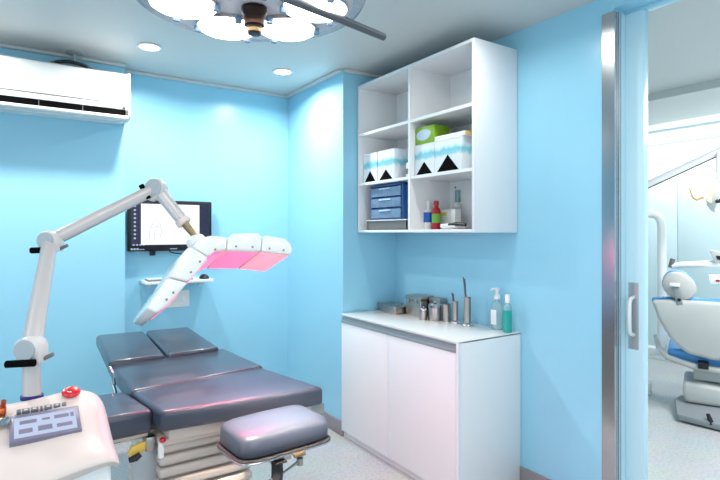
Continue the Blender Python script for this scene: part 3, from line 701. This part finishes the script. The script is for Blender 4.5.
# treatment head: hinged segments in a plane whose axis is W
W = Vector((-.0036, .9492, -.3147)).normalized(); E1 = Vector((.9784, -.0629, -.1970)).normalized(); E2 = W.cross(E1).normalized()
if E2.z > 0: E2 = -E2
P0 = Vector((.698, 2.036, 1.370))
def HP(p, q, w=0): return P0+E1*p+E2*q+W*w
WID = .29
segs = [  # section outline (p, q) and the pink inner edge
    ([(.023, -.036), (.040, -.060), (.150, -.083), (.166, -.072), (.167, -.006), (.023, .017)], ((.026, .016), (.165, -.006))),
    ([(.169, -.072), (.185, -.083), (.275, -.084), (.300, -.066), (.311, -.045), (.305, -.016), (.169, -.006)], ((.171, -.006), (.300, -.015))),
    ([(-.110, .030), (-.092, -.012), (-.044, -.034), (.020, -.036), (.021, .017), (-.020, .028), (-.046, .056)], ((.018, .018), (-.040, .051))),
    ([(-.130, .034), (-.112, .030), (-.046, .060), (-.078, .118), (-.110, .168), (-.184, .160), (-.157, .098)], ((-.050, .068), (-.108, .164))),
    ([(-.186, .165), (-.113, .173), (-.135, .208), (-.180, .275), (-.208, .302), (-.244, .288), (-.220, .236)], ((-.138, .214), (-.178, .272))),
]
hd_ = obj('head_mount', lathe(B(), [(0, -.018), (.026, -.018), (.038, -.008), (.040, .010), (.030, .026), (0, .028)], HP(-.085, -.012, .06), 24, -E2+E1*-.4), M['white_pl'], lt)
for i, (s, (a, b)) in enumerate(segs):
    bm = quadprism(B(), [HP(p, q, 0) for p, q in s], WID, .009, 3, W)
    sg = obj('head_segment', bm, M['white_gloss'], lt, angle=50)
    A2 = Vector((a[0], a[1])); B2 = Vector((b[0], b[1])); mid2 = sum((Vector(p) for p in s), Vector((0, 0)))/len(s)
    nrm = Vector((-(B2-A2).y, (B2-A2).x)).normalized()
    if nrm.dot((A2+B2)/2-mid2) < 0: nrm = -nrm
    A3 = A2+(B2-A2)*.04; B3 = B2-(B2-A2)*.04
    if True:
        pts = [HP(*(A3+nrm*.0025), .020), HP(*(B3+nrm*.0025), .020), HP(*(B3+nrm*.0025), WID-.018), HP(*(A3+nrm*.0025), WID-.018)]
        dn = (E1*nrm.x+E2*nrm.y)
        pn = obj('led_panel', quadprism(B(), pts, .006, 0, 1, -dn), M['led_b' if i == 1 else 'led'], sg, label='glowing pink underside panel')
        c_ = HP(*((A3+B3)/2+nrm*.012), WID/2); rq = dn.to_track_quat('-Z', 'Y').to_euler()
        area('led_light', c_, .12, (1.5 if i < 3 else .6), (1, .14, .32), rot=rq, size_y=.2, spread=150)
    # row of small vent dots on the near side
    db = B()
    for f in ((.25, .75) if i != 2 else (.6,)):
        p = A2+(B2-A2)*f-nrm*.016
        lathe(db, [(0, .002), (.0042, .002), (.0046, -.001)], HP(p.x, p.y, 0), 10, -W)
    obj('vent_holes', db, M['brass'], sg)

# ------------------------------------------------------------ surgical lamp
sx, sy, sz = .579, 1.443, 2.09
sl_ = thing('surgical_lamp', 'round multi bulb surgical lamp hanging from the ceiling, lit', 'surgical light', (sx, sy, CEIL))
obj('housing', lathe(B(), [(0, 0), (.285, 0), (.300, .006), (.302, .03), (.27, .065), (.16, .10), (.06, .115), (0, .115)], (sx, sy, sz), 64), M['housing'], sl_)
obj('clear_rim', lathe(B(), [(.300, .006), (.332, .008), (.340, .02), (.335, .036), (.300, .044)], (sx, sy, sz), 64), M['dome'], sl_)
for k in range(6):
    a = R(30+60*k); cx_, cy_ = sx+.190*math.cos(a), sy+.190*math.sin(a)
    le = obj('lamp_lens', lathe(B(), [(.092, .002), (.094, -.006), (.084, -.018), (.048, -.028), (0, -.031)], (cx_, cy_, sz), 36), M['bulb'], sl_)
    obj('lens_bezel', lathe(B(), [(.0925, .001), (.098, .001), (.098, -.010), (.0945, -.012), (.0925, -.006)], (cx_, cy_, sz), 36), M['chrome'], le)
    for da in (62, -62, 180):
        a2 = a+R(da); px_, py_ = cx_+.094*math.cos(a2), cy_+.094*math.sin(a2)
        obj('lens_clip', box(B(), (px_-.010, py_-.007, sz-.026), (px_+.010, py_+.007, sz-.004), .003), M['clearblue'], le)
hb2 = lathe(B(), [(.038, .0), (.040, -.010), (.036, -.018), (.030, -.024), (.030, -.052), (.022, -.056), (.019, -.078), (0, -.080)], (.600, 1.462, sz-.002), 28)
ho = obj('handle', hb2, M['bronze'], sl_)
obj('handle_ring', lathe(B(), [(.0185, -.066), (.0215, -.064), (.0215, -.074), (.0185, -.076)], (.600, 1.462, sz), 24), M['brass'], ho)
obj('grab_bar', tube(B(), [(.535, 1.27, 2.07), (.60, 1.295, 2.065), (.80, 1.325, 2.06), (1.0, 1.355, 2.052)], [.012, .0125, .0125, .0115], 16), M['darksteel'], sl_)
obj('bar_bracket', tube(B(), [(.535, 1.27, 2.105), (.535, 1.27, 2.06)], .012, 12), M['chrome'], sl_)
obj('stem', tube(B(), [(sx, sy, sz+.10), (sx, sy, CEIL-.03)], .022, 20), M['white_pl'], sl_)
obj('ceiling_rose', lathe(B(), [(0, 0), (.11, 0), (.105, -.02), (.05, -.04), (0, -.04)], (sx, sy, CEIL), 32), M['white_pl'], sl_)
area('surgical_bulb', (sx, sy, sz-.045), .3, 6.5, (1, .78, .62), rot=Vector((.25, .29, -1.3)).to_track_quat('-Z', 'Y').to_euler(), spread=26)

# ------------------------------------------------------------ second surgery: dental chair and unit
o_ = Vector((.5563*4.0+.831*2.62, .831*4.0-.5563*2.62, 0))
deep = Vector((o_.x, o_.y, 0)).normalized(); side = Vector((deep.y, -deep.x, 0))
SX = .86
def L(x, y, z): return o_+side*(x*SX)+deep*y+Z*z
def lprism(bm, pts, y0, y1, bev=0, seg=2):   # outline in (x, z), thickness along depth
    return quadprism(bm, [L(x, y0, z) for x, z in pts], y1-y0, bev, seg, deep)
dc = thing('dental_chair', 'grey dental chair with blue upholstery seen from behind through the doorway', 'dental chair', tuple(o_))
shell = [(-.385, .880), (-.20, .895), (.20, .895), (.50, .875), (.52, .80), (.48, .58), (.36, .475), (.08, .455), (-.10, .485), (-.22, .57), (-.32, .72)]
obj('back_shell', lprism(B(), shell, -.06, .02, .03, 3), M['dentgrey'], dc, angle=60)
uph = [(x*1.03+(.0), z*1.0+(.015 if z > .8 else 0)) for x, z in shell]
obj('back_cushion', lprism(B(), uph, .022, .10, .03, 3), M['dentblue'], dc, angle=60, label='blue back cushion')
seat = [(-.30, .52), (.30, .52), (.34, .44), (.28, .40), (-.22, .40), (-.33, .45)]
obj('seat_cushion', lprism(B(), [(-.25, .50), (.35, .50), (.36, .44), (.30, .385), (-.16, .385), (-.27, .45)], .04, .62, .03, 3), M['dentblue'], dc, angle=60)
obj('seat_shell', tube(B(), [L(-.36, .10, .58), L(-.33, .05, .50), L(-.26, .02, .43), L(-.05, .0, .385), L(.2, 0, .37), L(.42, .02, .40)], [.014, .022, .024, .026, .026, .022], 12), M['dentgrey'], dc)
hl = lathe(B(), [(0, -.02), (.09, -.02), (.125, -.005), (.135, .02), (.12, .05), (0, .06)], (0, 0, 0), 32, (0, 1, 0))
for v in hl.verts:
    x, y, z = v.co; v.co = L(-.165+x+z*.10, -.01+y, 1.0+z*.80-x*.22)
obj('headrest', hl, M['dentgrey'], dc)
hl = lathe(B(), [(0, .03), (.12, .03), (.132, .05), (.12, .09), (0, .10)], (0, 0, 0), 32, (0, 1, 0))
for v in hl.verts:
    x, y, z = v.co; v.co = L(-.165+x+z*.10, .0+y, 1.012+z*.82-x*.22)
obj('headrest_cushion', hl, M['dentblue'], dc)
q = B(); xf(box(q, (-.022, -.012, -.10), (.022, .012, .07), .004).verts, Matrix.Translation(L(-.18, -.05, .955)) @ Matrix.Rotation(R(-67), 4, 'Z') @ Matrix.Rotation(R(-12), 4, 'Y'))
hs = obj('headrest_bracket', q, M['dentfoot'], dc)
q = B(); xf(box(q, (-.035, -.012, -.014), (.035, .012, .014), .003).verts, Matrix.Translation(L(-.195, -.065, 1.015)) @ Matrix.Rotation(R(-67), 4, 'Z')); obj('lock_plate', q, M['white_pl'], hs)
q = B(); lathe(q, [(0, 0), (.012, 0), (.012, .01), (0, .01)], L(-.165, -.06, .90), 14, -cdir); obj('bracket_bolt', q, M['black'], hs)
obj('lift_column', lprism(B(), [(-.05, .46), (.16, .46), (.17, .26), (-.06, .26)], .08, .26, .012), M['dentgrey'], dc)
obj('column_collar', lprism(B(), [(-.02, .43), (.06, .43), (.06, .385), (-.02, .385)], -.07, .08, .004), M['black'], dc)
obj('pump_housing', lprism(B(), [(-.13, .262), (.34, .235), (.34, .10), (-.12, .10), (-.14, .18)], -.02, .40, .03, 3), M['dentgrey'], dc)
fp = quadprism(B(), [L(-.16, .15, .108), L(-.20, .05, .10), L(-.17, -.22, .06), L(.36, -.34, .05), L(.40, .05, .108)], .044, .008, 2)
obj('foot_plate', fp, M['dentfoot'], dc)
obj('base_block', lprism(B(), [(-.10, .058), (.38, .058), (.38, 0), (-.10, 0)], -.10, .42, .006), M['dentfoot'], dc)
obj('foot_control', tube(B(), [L(.05, -.24, .105), L(.08, -.26, .035)], [.012, .02], 12), M['black'], dc)

du = thing('delivery_unit', 'white dental unit with a tall curved white post beside the chair', 'dental unit', tuple(L(-.42, .55, 0)))
obj('unit_body', lprism(B(), [(-.66, 0), (-.50, 0), (-.50, .78), (-.54, .84), (-.62, .84), (-.66, .80)], .55, .85, .02, 3), M['cream_pl'], du)
obj('unit_foot', lprism(B(), [(-.66, .0), (-.42, .0), (-.42, .10), (-.66, .12)], .40, .54, .01), M['white_pl'], du)
obj('curved_post', tube(B(), [L(-.335, .55, .40), L(-.335, .55, 1.46), L(-.342, .55, 1.52), L(-.37, .55, 1.565), L(-.41, .55, 1.585), L(-.50, .55, 1.59), L(-.58, .55, 1.57), L(-.61, .55, 1.52), L(-.615, .55, .82)], .036, 16), M['white_pl'], du)
obj('post_base', lprism(B(), [(-.64, .40), (-.30, .40), (-.30, .34), (-.64, .30)], .50, .60, .01), M['white_pl'], du)

ia = thing('instrument_stand', 'white instrument stand with horizontal arm and small tray right of the headrest', 'instrument stand', tuple(L(.75, .75, 0)))
obj('horizontal_arm', tube(B(), [L(-.235, .30, 1.138), L(-.16, .30, 1.150), L(.05, .30, 1.165), L(.12, .32, 1.17), L(.75, .75, 1.18)], [.022, .026, .027, .027, .03], 14), M['white_pl'], ia)
obj('arm_knuckle', tube(B(), [L(-.245, .30, 1.125), L(-.225, .30, 1.20)], .020, 12), M['greypl'], ia)
obj('control_head', lprism(B(), [(.07, 1.28), (.22, 1.26), (.22, 1.18), (.11, 1.18)], .25, .35, .01), M['dentgrey'], ia)
obj('control_keys', lprism(B(), [(.12, 1.235), (.20, 1.232), (.20, 1.20), (.13, 1.203)], .244, .252), M['black'], ia)
obj('tray', lprism(B(), [(.06, 1.075), (.46, 1.075), (.46, 1.015), (.065, 1.015)], .10, .40, .008), M['white_pl'], ia)
obj('tray_button', lprism(B(), [(.115, 1.055), (.145, 1.055), (.145, 1.04), (.115, 1.04)], .094, .102), M['redbottle'], ia)
obj('tray_post', tube(B(), [L(.30, .30, 1.07), L(.30, .44, 1.17)], .018, 12), M['white_pl'], ia)
obj('stand_post', tube(B(), [L(.75, .75, .02), L(.75, .75, 1.21)], .035, 16), M['white_pl'], ia)
obj('stand_foot', lathe(B(), [(0, 0), (.22, 0), (.22, .02), (.05, .05), (0, .05)], L(.75, .75, 0), 28), M['dentgrey'], ia)

dl = thing('dental_lamp', 'dental lamp with amber handles on a long sloping white arm', 'dental lamp', tuple(L(.62, .55, 2.5)))
obj('sloping_arm', tube(B(), [L(-.70, .45, 1.74), L(-.45, .45, 1.845), (L(.165, .45, 2.098)), L(.62, .55, 2.28)], .034, 14, sx=.9), M['white_gloss'], dl)
obj('arm_trim', tube(B(), [L(-.70, .44, 1.71), L(-.45, .44, 1.812), L(.165, .44, 2.064), L(.5, .5, 2.19)], .007, 8), M['bronze'], dl)
obj('ceiling_post', tube(B(), [L(.62, .55, 2.495), L(.62, .55, 2.26)], .03, 14), M['arm_pl'], dl)
obj('end_weight', lathe(B(), [(0, -.04), (.04, -.04), (.045, 0), (.04, .04), (0, .04)], L(-.70, .45, 1.74), 18), M['white_gloss'], dl)
obj('drop_shaft', tube(B(), [L(.14, .43, 2.08), L(.14, .35, 1.90), L(.14, .30, 1.80)], [.016, .014, .014], 12), M['white_pl'], dl)
hl = lathe(B(), [(0, -.06), (.06, -.055), (.12, -.02), (.15, .02), (.155, .06), (0, .06)], L(.13, .25, 1.74), 28, (-cdir*.3-Z*.2+rdir*.3))
obj('reflector', hl, M['white_gloss'], dl)
obj('lit_face', lathe(B(), [(0, 0), (.085, 0), (.085, .008), (0, .012)], L(.115, .16, 1.73), 28, -cdir), M['pinkglow'], dl)
obj('lamp_handle', tube(B(), [L(.02, .20, 1.70), L(-.03, .18, 1.685), L(-.055, .18, 1.70), L(-.075, .18, 1.755), L(-.085, .18, 1.775)], [.010, .012, .011, .009, .006], 10), M['lampyellow'], dl)
obj('toggle', lathe(B(), [(0, 0), (.018, 0), (.018, .03), (0, .03)], L(.12, .13, 1.665), 14, -cdir), M['black'], dl)
